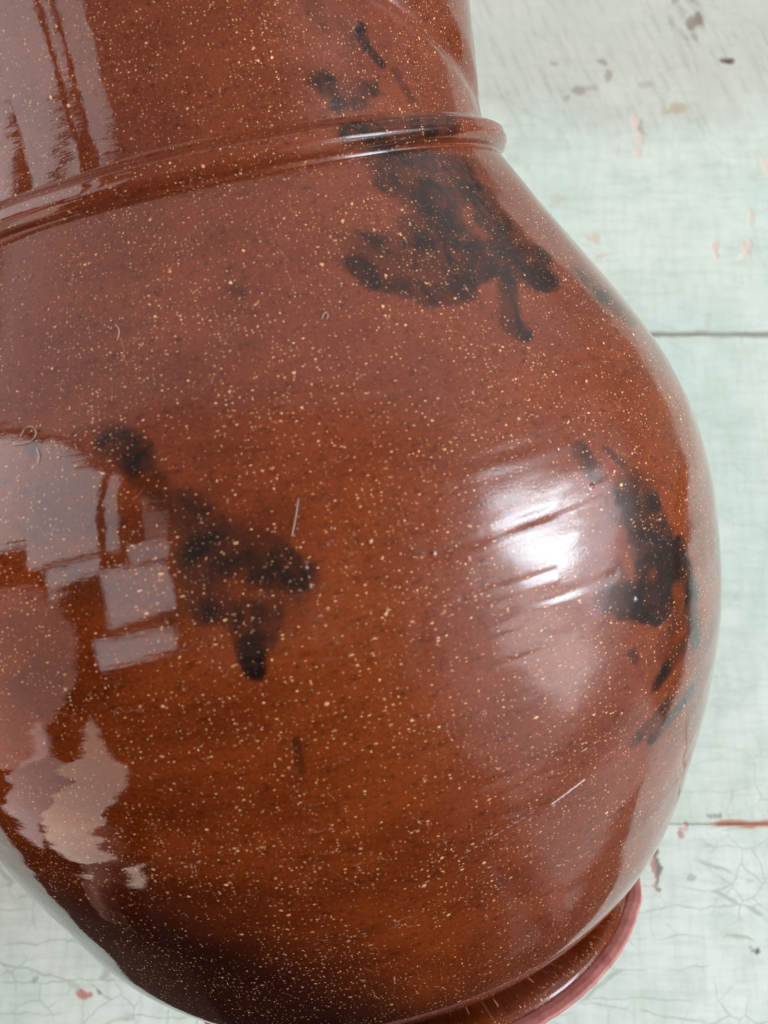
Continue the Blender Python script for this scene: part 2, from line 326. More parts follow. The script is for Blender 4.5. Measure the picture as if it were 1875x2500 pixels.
def bare_clay_material():
    k = Nodes('bare_clay')
    p = k.pos()
    n = k.noise(p, 160, 5, 0.65)
    c = k.mix(k.step(n, 0.3, 0.7), (0.36, 0.115, 0.10), (0.52, 0.21, 0.18))
    c = k.mix(k.step(k.noise(p, 900, 3, 0.7), 0.6, 0.75, 0, 0.5), c, (0.16, 0.04, 0.035))
    k.put(k.b.inputs['Base Color'], c)
    k.put(k.b.inputs['Roughness'], 0.55)
    k.put(k.b.inputs['Normal'], k.bump(k.noise(p, 700, 4, 0.7), 0.0003, 0.6))
    return k.m


# ------------------------------------------------------------------ the jug
AX = np.array([0.21979704, -0.88440706, -0.41172007])     # from neck to foot
CEN = np.array([-0.07026353, 0.19218684, 0.40053302])     # on the axis, at the belly
Mw = np.array([[1, 0, 0], [0, -CT, ST], [0, -ST, -CT]])
UV_ = Mw @ np.array([0.97462486, -0.22404, 0.0])
UV_ = UV_ - AX * (UV_ @ AX)
UV_ /= np.linalg.norm(UV_)
VV_ = np.cross(AX, UV_)
SF = 0.407                                                 # where the foot ends along the axis


def spline(x, y, q):
    n = len(x)
    h = np.diff(x)
    A = np.zeros((n, n))
    b = np.zeros(n)
    A[0, 0] = A[-1, -1] = 1
    for i in range(1, n - 1):
        A[i, i - 1], A[i, i], A[i, i + 1] = h[i - 1], 2 * (h[i - 1] + h[i]), h[i]
        b[i] = 6 * ((y[i + 1] - y[i]) / h[i] - (y[i] - y[i - 1]) / h[i - 1])
    M = np.linalg.solve(A, b)
    k = np.clip(np.searchsorted(x, q) - 1, 0, n - 2)
    t0, t1 = x[k + 1] - q, q - x[k]
    return (M[k] * t0**3 + M[k + 1] * t1**3) / (6 * h[k]) + (y[k] / h[k] - M[k] * h[k] / 6) * t0 + (y[k + 1] / h[k] - M[k + 1] * h[k] / 6) * t1


def capsule_field(ph, s, marks, soft0, soft1):
    out = np.zeros(np.broadcast(ph, s).shape)
    for (p0, s0, p1, s1, ru, rv, inten) in marks:
        lo, hi = min(p0, p1) - 1.6 * ru, max(p0, p1) + 1.6 * ru
        c = np.where((ph[0] > lo) & (ph[0] < hi))[0]
        r = np.where((s[:, 0] > min(s0, s1) - 1.6 * rv) & (s[:, 0] < max(s0, s1) + 1.6 * rv))[0]
        if len(c) == 0 or len(r) == 0:
            continue
        X = (ph[:, c] - p0) / ru
        Y = (s[r] - s0) / rv
        dx, dy = (p1 - p0) / ru, (s1 - s0) / rv
        t = np.clip((X * dx + Y * dy) / (dx * dx + dy * dy + 1e-9), 0, 1)
        d = np.hypot(X - t * dx, Y - t * dy)
        f = np.clip((soft1 - d) / (soft1 - soft0), 0, 1)
        f = f * f * (3 - 2 * f) * inten
        sub = out[np.ix_(r, c)]
        out[np.ix_(r, c)] = np.minimum(np.maximum(sub, f) + 0.45 * np.minimum(sub, f), 1.15)
    return out


def relief(ph, s):
    """Unevenness of a hand-thrown wall, in modelling units."""
    h = 0.0016 * vnoise(ph * 2.6, s * 7.0, 3)
    h = h + 0.00020 * vnoise(ph * 1.6, s * 46, 5)
    h = h + 0.00016 * vnoise(ph * 9, s * 30, 8)
    zone = np.exp(-((ph - 1.15) / 0.42)**2 - ((s + 0.03) / 0.095)**2)
    lean = s + 0.018 * (ph - 1.1)
    crease = 1.0 - np.abs(vnoise(ph * 1.7, lean * 30, 11))
    h = h + zone * (0.00035 * vnoise(ph * 2.4, lean * 34, 14) - 0.0007 * crease**10 * np.clip(0.5 + vnoise(ph * 5, s * 20, 19), 0, 1) + 0.00015 * vnoise(ph * 14, lean * 80, 12))
    rd = capsule_field(ph, s + 0 * ph[:, :1], [(*q[:4], q[4] * 2.6, q[5] * 2.6, q[6]) for q in RIDGES], 0.0, 1.5)
    h = h - 0.00050 * rd * np.clip(0.6 + 0.7 * vnoise(ph * 11, s * 90, 91), 0, 1)
    rd = capsule_field(ph, s - 0.007 + 0 * ph[:, :1], [(*q[:4], q[4] * 2.6, q[5] * 3.2, q[6]) for q in RIDGES], 0.0, 1.5)
    h = h + 0.00040 * rd * np.clip(0.5 + 0.8 * vnoise(ph * 8, s * 60, 92), 0, 1)
    patch = np.exp(-((ph - 1.47) / 0.17)**2 - ((s + 0.055) / 0.075)**2)
    h = h + patch * (0.00030 * vnoise(ph * 48, s * 60, 93) + 0.0003 * vnoise(ph * 30, s * 22, 94))
    edge = np.exp(-((ph - 0.62) / 0.22)**2)
    h = h + edge * (0.0010 * vnoise(ph * 5, s * 22, 15) + 0.0003 * vnoise(ph * 9, s * 60, 16))
    h = h + 0.0007 * np.exp(-((ph - 2.5) / 0.35)**2) * vnoise(ph * 2, s * 40, 18)
    lowl = np.exp(-((ph - 2.1) / 0.35)**2 - ((s - 0.08) / 0.11)**2)
    h = h + lowl * (0.0011 * vnoise(ph * 2.0, s * 34, 21) + 0.00025 * vnoise(ph * 5, s * 95, 22))
    for (p0, s0, ru, rv, i) in PIMPLES:
        h = h + 0.0022 * i * np.exp(-(((ph - p0) / (ru * 0.7))**2 + ((s - s0) / (rv * 0.7))**2))
    return h


_a = np.linspace(0.22, 3.0, 860)
_b = np.linspace(3.0, 0.22 + 2 * np.pi, 130)[1:-1]
PHI = np.concatenate([_a, _b])
jug = bpy.data.objects.new('jug', None)
jug['label'] = 'big glossy brown glazed pottery jug with dark splashes lying on its side'
jug['category'] = 'jug'
col.objects.link(jug)
base = (CEN + SF * AX) * U
jug.matrix_world = Matrix(((UV_[0], -VV_[0], -AX[0], base[0]), (UV_[1], -VV_[1], -AX[1], base[1]),
                           (UV_[2], -VV_[2], -AX[2], base[2]), (0, 0, 0, 1)))


def turned(name, s, r, material, parent, wall=None, shift=0.0):
    """A surface turned on the jug's axis: s along it, r from it (both in modelling units)."""
    s = np.asarray(s, float)
    r = np.asarray(r, float)
    ph, ss = PHI[None, :], s[:, None]
    R = np.repeat(r[:, None], len(PHI), 1)
    if wall is not None:
        R = R + wall(ph, ss)
    V = np.stack([R * np.cos(ph) + shift, -R * np.sin(ph), np.repeat(SF - ss, len(PHI), 1)], -1) * U
    n, m = len(s), len(PHI)
    i = np.arange(n - 1)[:, None] * m + np.arange(m)[None, :]
    j = np.arange(n - 1)[:, None] * m + (np.arange(m)[None, :] + 1) % m
    F = np.stack([i, j, j + m, i + m], -1).reshape(-1, 4)
    o = link_mesh(name, V.reshape(-1, 3), F, material, parent)
    me = o.data
    cl = np.stack([np.repeat(ph * 0.34, n, 0), np.repeat(ss, m, 1), np.repeat(R.mean(1)[:, None] * 0, m, 1)], -1) * U
    me.attributes.new('clay', 'FLOAT_VECTOR', 'POINT').data.foreach_set('vector', cl.astype(np.float32).ravel())
    st = capsule_field(ph, ss, [(*q[:4], q[4] * 1.45, q[5] * 1.45, q[6]) for q in STAINS], 0.35, 1.4)
    me.attributes.new('stain', 'FLOAT', 'POINT').data.foreach_set('value', st.astype(np.float32).ravel())
    rb = np.exp(-((ph - 1.02) / 0.40)**2 - ((ss + 0.01) / 0.15)**2) + 0 * ss
    me.attributes.new('rub', 'FLOAT', 'POINT').data.foreach_set('value', rb.astype(np.float32).ravel())
    pl = np.clip((ph - 1.48) / 0.52, 0, 1) * np.clip((ss - 0.02) / 0.17, 0, 1) + 0.55 * np.clip((ss - 0.17) / 0.14, 0, 1) * np.clip((ph - 1.05) / 0.4, 0, 1)  # painted shade, growing towards the lower left and the foot
    me.attributes.new('belly_shade', 'FLOAT', 'POINT').data.foreach_set('value', np.minimum(pl, 1).astype(np.float32).ravel())
    mk = np.maximum(np.clip((-0.085 - ss) / 0.13, 0, 1) + 0 * ph, np.clip((1.46 - ph) / 0.30, 0, 1) * np.clip((ph - 0.74) / 0.22, 0, 1) + 0 * ss)
    me.attributes.new('milk', 'FLOAT', 'POINT').data.foreach_set('value', mk.astype(np.float32).ravel())
    wn = np.clip((1.95 - ph) / 0.40, 0, 1) + 0 * ss
    wn = wn * wn * (3 - 2 * wn)
    me.attributes.new('worn', 'FLOAT', 'POINT').data.foreach_set('value', wn.astype(np.float32).ravel())
    sf = capsule_field(ph, ss, SCUFFS, 0.3, 1.4)
    sf = np.maximum(sf, 0.30 * np.exp(-((ph - 1.45) / 0.13)**2 - ((ss + 0.075) / 0.055)**2))
    me.attributes.new('scuff', 'FLOAT', 'POINT').data.foreach_set('value', sf.astype(np.float32).ravel())
    return o


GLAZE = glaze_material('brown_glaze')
KX = np.array([-0.3293, -0.2561, -0.1681, -0.0656, 0.037, 0.1395, 0.2421, 0.33, 0.4032])
KR = np.array([0.2571, 0.2972, 0.3474, 0.3834, 0.3875, 0.3676, 0.3295, 0.2763, 0.1797])
s = np.concatenate([[-0.336, -0.334, -0.332, -0.3305], np.linspace(-0.329, 0.40, 620)])
r = spline(KX, KR, np.maximum(s, -0.3293))
r[:4] = [0.2500, 0.2515, 0.2535, 0.2555]
s, r = np.concatenate([s, [0.402, 0.402]]), np.concatenate([r, [0.170, 0.001]])
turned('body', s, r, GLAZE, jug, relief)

NX = np.array([-0.7061, -0.5061, -0.3561])
NR = np.array([0.2640, 0.2425, 0.2464])
NS = np.array([0.3329, 0.2605, 0.2464])                    # how far the pouring lip swells out


def neck_wall(ph, s):
    h = 0.0010 * vnoise(ph * 2.6, s * 7.0, 33) + 0.00022 * vnoise(ph * 1.6, s * 50, 35)
    crease = 0.435 + 9.1 * np.clip(-0.403 - s, -0.02, 0.075) + 1.2 * np.clip(-0.478 - s, 0, 1)
    up = np.clip((-0.365 - s) / 0.06, 0, 1)
    swell = (spline(NX, NS, np.clip(s, -0.706, -0.356).ravel()) - spline(NX, NR, np.clip(s, -0.706, -0.356).ravel())).reshape(np.shape(s))
    away = np.where(ph > 3.6, ph - 2 * np.pi, ph)
    t = np.clip((crease + 0.06 - away) / 0.30, 0, 1)
    t = t * t * (3 - 2 * t) * np.clip((away + 1.1) / 0.7, 0, 1)
    h = h + (swell + 0.002 * up) * t
    h = h - 0.0030 * up * np.exp(-((away - crease) / 0.10)**2)
    return h


s = np.concatenate([np.linspace(-0.70, -0.49, 50)[:-1], np.linspace(-0.49, -0.356, 190)])
r = spline(NX, NR, s)
lip_s = np.array([-0.66, -0.69, -0.702, -0.7045])
lip_r = np.array([0.295, 0.307, 0.313, 0.322])
inner_s = np.linspace(-0.36, -0.66, 30)[:-1]
inner_r = spline(NX, NR, inner_s) - 0.022
turned('neck', np.concatenate([inner_s, lip_s, s]), np.concatenate([inner_r, lip_r, r]), GLAZE, jug, neck_wall)

cs = [-0.3640, -0.3600, -0.3572, -0.3552, -0.3535, -0.3510, -0.3475, -0.3435, -0.3400, -0.3370, -0.3345, -0.3328, -0.3310, -0.3290, -0.327]
cr = [0.2440, 0.2462, 0.2485, 0.2520, 0.2580, 0.2625, 0.2638, 0.2648, 0.2644, 0.2626, 0.2600, 0.2568, 0.2556, 0.2552, 0.254]
q = np.linspace(cs[0], cs[-1], 70)
turned('collar_ring', q, np.interp(np.linspace(0, 1, 70), np.linspace(0, 1, 70), spline(np.array(cs), np.array(cr), q)), GLAZE, jug,
       lambda ph, s: 0.0007 * vnoise(ph * 3, s * 30, 41) + 0.0003 * vnoise(ph * 9, s * 10, 43))

fs = np.array([0.366, 0.3755, 0.3825, 0.3862, 0.3872, 0.3885, 0.3925, 0.3985, 0.4010])
fr_ = np.array([0.186, 0.192, 0.2000, 0.2095, 0.2200, 0.2305, 0.2380, 0.2405, 0.2395])
t = np.linspace(0, 1, len(fs))
tq = np.linspace(0, 1, 60)
foot = turned('foot_ring', spline(t, fs, tq), spline(t, fr_, tq) - 0.008, GLAZE, jug, lambda ph, s: 0.0006 * vnoise(ph * 4, s * 20, 51), shift=0.012)
bs = np.array([0.4010, 0.3975, 0.3965, 0.3975, 0.4000, 0.4030, 0.4060, 0.4070, 0.4070, 0.4040, 0.4030, 0.4030])
br = np.array([0.2360, 0.2395, 0.2440, 0.2500, 0.2550, 0.2555, 0.2520, 0.2460, 0.2050, 0.1980, 0.1900, 0.001])
t = np.linspace(0, 1, len(bs))
tq = np.linspace(0, 1, 70)
turned('bare_rim', np.interp(tq, t, bs), np.interp(tq, t, br) - 0.010 * (np.interp(tq, t, br) > 0.1), bare_clay_material(), foot,
       lambda ph, s: 0.0006 * vnoise(ph * 6, s * 20, 53) + 0.0004 * vnoise(ph * 26, s * 60, 54), shift=0.012)


# ------------------------------------------------------------------ the painted planks
def on_jug(p, s, lift):
    rr = spline(KX, KR, np.array([s]))[0] if s > -0.33 else spline(NX, NR, np.array([s]))[0]
    rr += (relief(np.array([[p]]), np.array([[s]])) if s > -0.33 else neck_wall(np.array([[p]]), np.array([[s]])))[0, 0] + lift
    P = CEN + s * AX + rr * (math.cos(p) * UV_ + math.sin(p) * VV_)
    return Vector(P) * U


def board_material():
    k = Nodes('old_green_paint')
    p = k.pos()
    q = k.scale3(p, (1 / U, 1 / U, 1 / U))   # in modelling units
    sep = k.t.nodes.new('ShaderNodeSeparateXYZ')
    k.put(sep.inputs[0], q)
    X, Y = sep.outputs[0], sep.outputs[1]
    big = k.noise(q, 3.0, 4, 0.55)
    med = k.noise(q, 11.0, 5, 0.6)
    c = k.mix(k.step(big, 0.35, 0.68), (0.625, 0.775, 0.680), (0.740, 0.825, 0.715))
    c = k.mix(k.step(Y, -0.090, -0.102, 0, 0.55), c, (0.82, 0.88, 0.82))  # near plank painted lighter, standing for the brighter light at this end
    c = k.mix(k.step(med, 0.40, 0.72, 0, 0.75), c, (0.565, 0.690, 0.585))
    c = k.mix(k.step(k.noise(k.vmath('ADD', q, (3, 7, 0)), 7, 4, 0.6), 0.52, 0.7, 0, 0.6), c, (0.775, 0.850, 0.760))
    # crossed weave of old brush strokes, along and across the planks
    wv1 = k.noise(k.scale3(q, (4, 30, 1)), 2.9, 4, 0.65)
    wv2 = k.noise(k.scale3(q, (34, 5, 1)), 2.6, 4, 0.65)
    c = k.mix(k.step(wv1, 0.42, 0.74, 0, 0.36), c, (0.46, 0.535, 0.455))
    c = k.mix(k.step(wv2, 0.42, 0.76, 0, 0.34), c, (0.46, 0.525, 0.45))
    c = k.mix(k.step(k.noise(k.scale3(q, (9, 40, 1)), 5, 3, 0.6), 0.58, 0.72, 0, 0.5), c, (0.80, 0.865, 0.785))
    # the far plank: worn grey, slanting rasp marks, plus dimmer light painted in
    far = k.step(k.math('ADD', Y, k.math('MULTIPLY', k.math('SUBTRACT', med, 0.5), 0.25)), 0.86, 1.06)
    c = k.mix(k.math('MULTIPLY', far, 0.65), c, (0.50, 0.50, 0.435))
    slant = k.vmath('ADD', k.vmath('SCALE', (46, -5, 0), scale=X), k.vmath('SCALE', (17, 4, 0), scale=Y))
    rasp = k.noise(slant, 1.9, 6, 0.7)
    c = k.mix(k.math('MULTIPLY', far, k.step(rasp, 0.48, 0.70, 0, 0.50)), c, (0.33, 0.325, 0.265))
    # hairline cracks in the paint
    wq = k.vmath('ADD', q, k.vmath('SCALE', k.vmath('SUBTRACT', k.noise(q, 14, 3, 0.6, colour=True), (0.5, 0.5, 0.5)), scale=0.030))
    cr1 = k.voronoi(k.scale3(wq, (4.5, 30, 1)), 1.0, 'DISTANCE_TO_EDGE').outputs['Distance']
    cr2 = k.voronoi(k.scale3(wq, (28, 26, 1)), 1.0, 'DISTANCE_TO_EDGE').outputs['Distance']
    near = k.step(Y, 0.10, -0.20)
    m1 = k.math('MULTIPLY', k.step(cr1, 0.034, 0.008), k.step(k.noise(q, 9, 3, 0.6), 0.43, 0.55))
    m2 = k.math('MULTIPLY', k.step(cr2, 0.034, 0.008), k.step(k.noise(k.vmath('ADD', q, (9, 2, 0)), 7, 3, 0.6), 0.48, 0.60))
    cracks = k.math('MAXIMUM', m1, m2)
    cracks = k.math('MULTIPLY', cracks, k.math('ADD', 0.12, k.math('MULTIPLY', near, 0.28)))
    c = k.mix(cracks, c, (0.20, 0.235, 0.19))
    grime = k.step(k.noise(q, 60, 4, 0.75), 0.66, 0.78, 0, 0.55)
    c = k.mix(grime, c, (0.30, 0.30, 0.23))
    # single marks: chips, knot, runs of old paint
    jit = k.vmath('SCALE', k.vmath('SUBTRACT', k.noise(q, 34, 4, 0.7, colour=True), (0.5, 0.5, 0.5)), scale=0.034)
    jq = k.vmath('ADD', q, jit)
    chip = None
    for (mx, my, rx, ry, colr, amt) in MARKS:
        dv = k.vmath('MULTIPLY', k.vmath('SUBTRACT', jq, (mx, my, 0)), (1 / rx, 1 / ry, 0))
        f = k.step(k.vmath('LENGTH', dv), 1.15, 0.55, 0, amt)
        c = k.mix(f, c, colr)
        chip = f if chip is None else k.math('MAXIMUM', chip, f)
    kd = k.vmath('LENGTH', k.vmath('MULTIPLY', k.vmath('SUBTRACT', k.vmath('ADD', q, k.vmath('SCALE', jit, scale=0.5)), (0.493, 1.163, 0)), (1, 0.62, 0)))
    ring = k.step(k.math('ABSOLUTE', k.math('SUBTRACT', k.math('ADD', kd, k.math('MULTIPLY', k.math('SUBTRACT', med, 0.5), 0.02)), 0.026)), 0.009, 0.001, 0, 0.5)
    ring = k.math('MULTIPLY', ring, k.step(rasp, 0.38, 0.6))
    c = k.mix(ring, c, (0.22, 0.16, 0.11))
    # the joints, where red primer and grey wood come through
    def joint(y0, half, colr, amt, off, lo, hi):
        wob = k.math('MULTIPLY', k.math('SUBTRACT', k.noise(q, 26, 3, 0.6), 0.5), 0.010)
        dd = k.math('ABSOLUTE', k.math('SUBTRACT', k.math('ADD', Y, wob), y0))
        op = k.step(k.noise(k.vmath('MULTIPLY', k.vmath('ADD', q, (off, 0, 0)), (1, 0.2, 0)), 9, 2, 0.5), lo, hi)
        return k.math('MULTIPLY', k.step(dd, half * 1.2, half * 0.45, 0, amt), op), colr
    f, cc = joint(0.607, 0.0055, (0.30, 0.275, 0.215), 0.7, 0.0, 0.15, 0.5)
    c = k.mix(f, c, cc)
    f, cc = joint(-0.0965, 0.0050, (0.50, 0.17, 0.09), 0.85, 1.75, 0.45, 0.52)
    c = k.mix(f, c, cc)
    k.put(k.b.inputs['Base Color'], c)
    k.put(k.b.inputs['Roughness'], k.step(med, 0.3, 0.7, 0.42, 0.62))
    h = k.math('ADD', k.math('MULTIPLY', wv1, 0.5), k.math('MULTIPLY', wv2, 0.4))
    h = k.math('SUBTRACT', h, k.math('MULTIPLY', cracks, 0.9))
    h = k.math('SUBTRACT', h, k.math('MULTIPLY', chip, 0.9))
    h = k.math('ADD', h, k.math('MULTIPLY', k.noise(q, 90, 3, 0.6), 0.25))
    k.put(k.b.inputs['Normal'], k.bump(h, 0.0004, 0.55))
    return k.m


RUST, PINK, BROWN, GREY, DARK, TEAL = (0.42, 0.10, 0.06), (0.76, 0.62, 0.53), (0.20, 0.14, 0.09), (0.36, 0.36, 0.29), (0.05, 0.05, 0.035), (0.30, 0.43, 0.40)
MARKS = [(0.398, 0.965, 0.007, 0.022, PINK, 0.8), (0.402, 0.940, 0.006, 0.016, PINK, 0.7), (0.400, 0.912, 0.008, 0.012, PINK, 0.8), (0.407, 0.962, 0.004, 0.016, GREY, 0.7),
         (0.466, 0.995, 0.016, 0.010, (0.45, 0.36, 0.20), 0.6), (0.448, 0.990, 0.010, 0.007, (0.45, 0.36, 0.20), 0.5),
         (0.550, 1.082, 0.013, 0.007, (0.10, 0.06, 0.04), 0.95), (0.512, 1.158, 0.009, 0.016, BROWN, 0.8), (0.500, 1.150, 0.009, 0.014, BROWN, 0.7), (0.488, 1.172, 0.008, 0.012, GREY, 0.5),
         (0.510, 0.745, 0.006, 0.014, PINK, 0.9), (0.556, 0.744, 0.009, 0.012, PINK, 0.9), (0.563, 0.752, 0.006, 0.008, PINK, 0.9), (0.600, 0.888, 0.008, 0.024, (0.78, 0.64, 0.52), 0.85), (0.567, 0.800, 0.004, 0.016, PINK, 0.7), (0.548, 0.732, 0.006, 0.006, (0.8, 0.74, 0.64), 0.8),
         (0.311, 1.026, 0.012, 0.010, BROWN, 0.5), (0.352, 1.078, 0.010, 0.006, BROWN, 0.5), (0.361, 1.052, 0.006, 0.018, BROWN, 0.5), (0.289, 1.012, 0.006, 0.007, GREY, 0.7), (0.276, 1.075, 0.008, 0.006, BROWN, 0.4), (0.330, 1.028, 0.014, 0.006, GREY, 0.6), (0.420, 1.035, 0.016, 0.008, GREY, 0.5),
         (0.356, -0.142, 0.0055, 0.022, (0.52, 0.27, 0.23), 0.85), (0.358, -0.165, 0.0050, 0.020, (0.50, 0.30, 0.25), 0.8), (0.3615, -0.150, 0.0030, 0.028, (0.15, 0.13, 0.10), 0.8), (0.362, -0.183, 0.005, 0.005, (0.25, 0.15, 0.12), 0.7), (0.350, -0.140, 0.004, 0.012, PINK, 0.8),
         (0.443, -0.088, 0.010, 0.004, GREY, 0.8), (0.402, -0.0985, 0.006, 0.006, (0.72, 0.42, 0.38), 0.9), (0.394, -0.105, 0.006, 0.005, RUST, 0.6),
         (0.484, -0.253, 0.0055, 0.0055, DARK, 0.8), (0.477, -0.250, 0.003, 0.003, DARK, 0.7), (0.460, -0.236, 0.020, 0.004, GREY, 0.5), (0.405, -0.165, 0.008, 0.004, TEAL, 0.6),
         (-0.388, -0.305, 0.0075, 0.0075, (0.52, 0.17, 0.13), 0.85), (-0.381, -0.306, 0.004, 0.004, (0.5, 0.2, 0.16), 0.8), (-0.368, -0.303, 0.004, 0.004, DARK, 0.6), (-0.45, -0.29, 0.004, 0.006, DARK, 0.4),
         (0.36, 0.62, 0.02, 0.01, (0.60, 0.52, 0.38), 0.5), (0.270, 0.83, 0.014, 0.012, (0.60, 0.52, 0.38), 0.4), (0.32, 0.765, 0.014, 0.008, (0.62, 0.52, 0.38), 0.6), (0.330, 0.735, 0.010, 0.005, (0.62, 0.52, 0.38), 0.5)]
PAINT = board_material()
board = bpy.data.objects.new('tabletop', None)
board['label'] = 'pale green painted plank tabletop with worn cracked paint under the jug'
board['category'] = 'tabletop'
board.location = (0, 0, -0.022)
col.objects.link(board)
X0, X1 = -1.15, 1.18
EDGES = [(-0.46, -0.0965), (-0.0965, 0.607), (0.607, 1.31), (1.31, 2.0)]
for i, (y0, y1) in enumerate(EDGES):
    nx, thick, gap, bev = 90, 0.020, (0.0002, 0.0003, 0.0003, 0.0003)[i], 0.0020
    xs = np.linspace(X0, X1, nx)
    prof = [(y0 + gap, -thick / U), (y0 + gap, -bev), (y0 + gap + bev * 0.35, -bev * 0.3), (y0 + gap + bev, 0)]
    prof += [(y, 0) for y in np.linspace(y0 + gap + bev, y1 - bev, 22)[1:-1]]
    prof += [(y1 - gap - bev, 0), (y1 - gap - bev * 0.35, -bev * 0.3), (y1 - gap, -bev), (y1 - gap, -thick / U)]
    n = len(prof)
    V = []
    for x in xs:
        for kk, (y, z) in enumerate(prof):
            edge = min(y - y0, y1 - y)
            w = 0.0016 * float(vnoise(x * 9, i * 7.3 + (0 if y < (y0 + y1) / 2 else 3.1), 61)) if edge < 0.004 and z > -0.05 else 0.0
            dz = 0.0015 * float(vnoise(x * 2.0, y * 5.0 + i * 9, 63)) if -0.05 < z else 0.0
            V.append((x * U, (y + w * 0.3) * U, (z + dz - 0.0016) * U + 0.022))
    F = [(a * n + b, (a + 1) * n + b, (a + 1) * n + (b + 1) % n, a * n + (b + 1) % n) for a in range(nx - 1) for b in range(n)]
    o = link_mesh('plank', V, F, PAINT, board)
    bm_end = [tuple(range(n - 1, -1, -1)), tuple((nx - 1) * n + b for b in range(n))]
    import bmesh
    bm = bmesh.new()
    bm.from_mesh(o.data)
    bm.verts.ensure_lookup_table()
    for f in bm_end:
        bm.faces.new([bm.verts[v] for v in f])
    bmesh.ops.recalc_face_normals(bm, faces=bm.faces)
    bm.to_mesh(o.data)
    bm.free()
    o.data.polygons.foreach_set('use_smooth', np.ones(len(o.data.polygons), bool))

# dark floor and window wall, unseen, shaped to darken parts of the glaze's reflections
k = Nodes('dark_wood')
k.put(k.b.inputs['Base Color'], k.mix(k.noise(k.pos(), 3, 4), (0.030, 0.018, 0.013), (0.055, 0.035, 0.028)))
k.put(k.b.inputs['Roughness'], 0.6)
fl = link_mesh('floor', [(x, y, -0.76) for x, y in ((-4.3, -2.6), (0.0, -2.4), (1.2, -1.15), (2.6, -0.75), (2.6, 0.75), (-4.3, 0.75))], [(0, 1, 2, 3, 4, 5)], k.m)
fl['kind'] = 'structure'


def box(x0, x1, y0, y1, z0, z1):
    v = [(x, y, z) for x in (x0, x1) for y in (y0, y1) for z in (z0, z1)]
    return v, [(0, 1, 3, 2), (4, 6, 7, 5), (0, 4, 5, 1), (2, 3, 7, 6), (0, 2, 6, 4), (1, 5, 7, 3)]


wv, wf = box(-4.30, -4.06, -7.2, 1.66, -3.0, 8.1)
wl = link_mesh('wall', np.array(wv) * U, wf, k.m, smooth=False)
wl['kind'] = 'structure'


# ------------------------------------------------------------------ the person taking the picture, mirrored in the glaze
def flat(name, c, rough=0.6):
    n = Nodes(name)
    n.put(n.b.inputs['Base Color'], n.mix(n.noise(n.pos(), 25, 4), tuple(x * 0.85 for x in c), tuple(x * 1.15 for x in c)))
    n.put(n.b.inputs['Roughness'], rough)
    return n.m


def skinned(name, chains, material, parent):
    """chains: lists of (x, y, z, radius); a chain starts at an existing point when its first item is an index."""
    V, R, E = [], [], []
    for ch in chains:
        last = None
        for p in ch:
            if isinstance(p, int):
                last = p
                continue
            V.append(p[:3])
            R.append(p[3])
            if last is not None:
                E.append((last, len(V) - 1))
            last = len(V) - 1
    me = bpy.data.meshes.new(name)
    me.from_pydata(V, E, [])
    o = bpy.data.objects.new(name, me)
    col.objects.link(o)
    me.materials.append(material)
    sk = o.modifiers.new('skin', 'SKIN')
    sk.use_smooth_shade = True
    for i, d in enumerate(me.skin_vertices[0].data):
        d.radius = (R[i], R[i])
        d.use_root = i == 0
    o.modifiers.new('subdivision', 'SUBSURF').levels = 1
    o.modifiers['subdivision'].render_levels = 2
    if parent:
        o.parent = parent
    return o


SKIN, SHIRT = flat('skin', (0.72, 0.40, 0.32), 0.5), flat('dark_cloth', (0.020, 0.017, 0.018), 0.9)
core = [(0, -0.46, 0.10, 0.14), (0, -0.43, 0.26, 0.13), (0, -0.39, 0.42, 0.145), (0, -0.35, 0.56, 0.13), (0, -0.31, 0.65, 0.055), (0, -0.275, 0.71, 0.055), (0, -0.235, 0.79, 0.085), (0, -0.225, 0.85, 0.080)]
lh, rh = Vector((-0.315, -0.36, -0.030)), Vector((0.315, -0.36, -0.030))
limbs = [[3] + [(s_ * x, y, z, r) for x, y, z, r in ((0.16, -0.36, 0.57, 0.062), (0.25, -0.40, 0.42, 0.047), (0.300, -0.42, 0.24, 0.040), (0.312, -0.385, 0.06, 0.028), (0.315, -0.36, -0.030, 0.032))] for s_ in (-1, 1)]
legs = [[0, (s_ * 0.09, -0.46, 0.02, 0.10), (s_ * 0.10, -0.45, -0.32, 0.06), (s_ * 0.10, -0.48, -0.70, 0.04), (s_ * 0.11, -0.40, -0.735, 0.03), (s_ * 0.11, -0.32, -0.74, 0.022)] for s_ in (-1, 1)]
LH, RH = 12, 17
fingers = []
for h_, p_, s_ in ((LH, lh, -1), (RH, rh, 1)):
    for dy, ln in ((-0.030, 0.78), (-0.010, 0.95), (0.011, 1.0), (0.030, 0.9)):
        fingers.append([h_] + [(p_.x + s_ * dx, p_.y + dy * f, p_.z - 0.034 - dz * ln, r) for dx, f, dz, r in ((0.004, 1, 0, 0.011), (-0.004, 1.1, 0.032, 0.009), (-0.016, 1.1, 0.056, 0.008), (-0.030, 1, 0.070, 0.007))])
    fingers.append([h_] + [(p_.x - s_ * dx, p_.y + dy, p_.z - dz, r) for dx, dy, dz, r in ((0.018, 0.030, 0.012, 0.012), (0.026, 0.046, 0.034, 0.010), (0.030, 0.046, 0.056, 0.008))])
person = skinned('person', [core] + limbs + legs + fingers, SKIN, None)
person['label'] = 'person in dark clothes leaning over the table, seen only as a reflection in the glaze'
person['category'] = 'person'


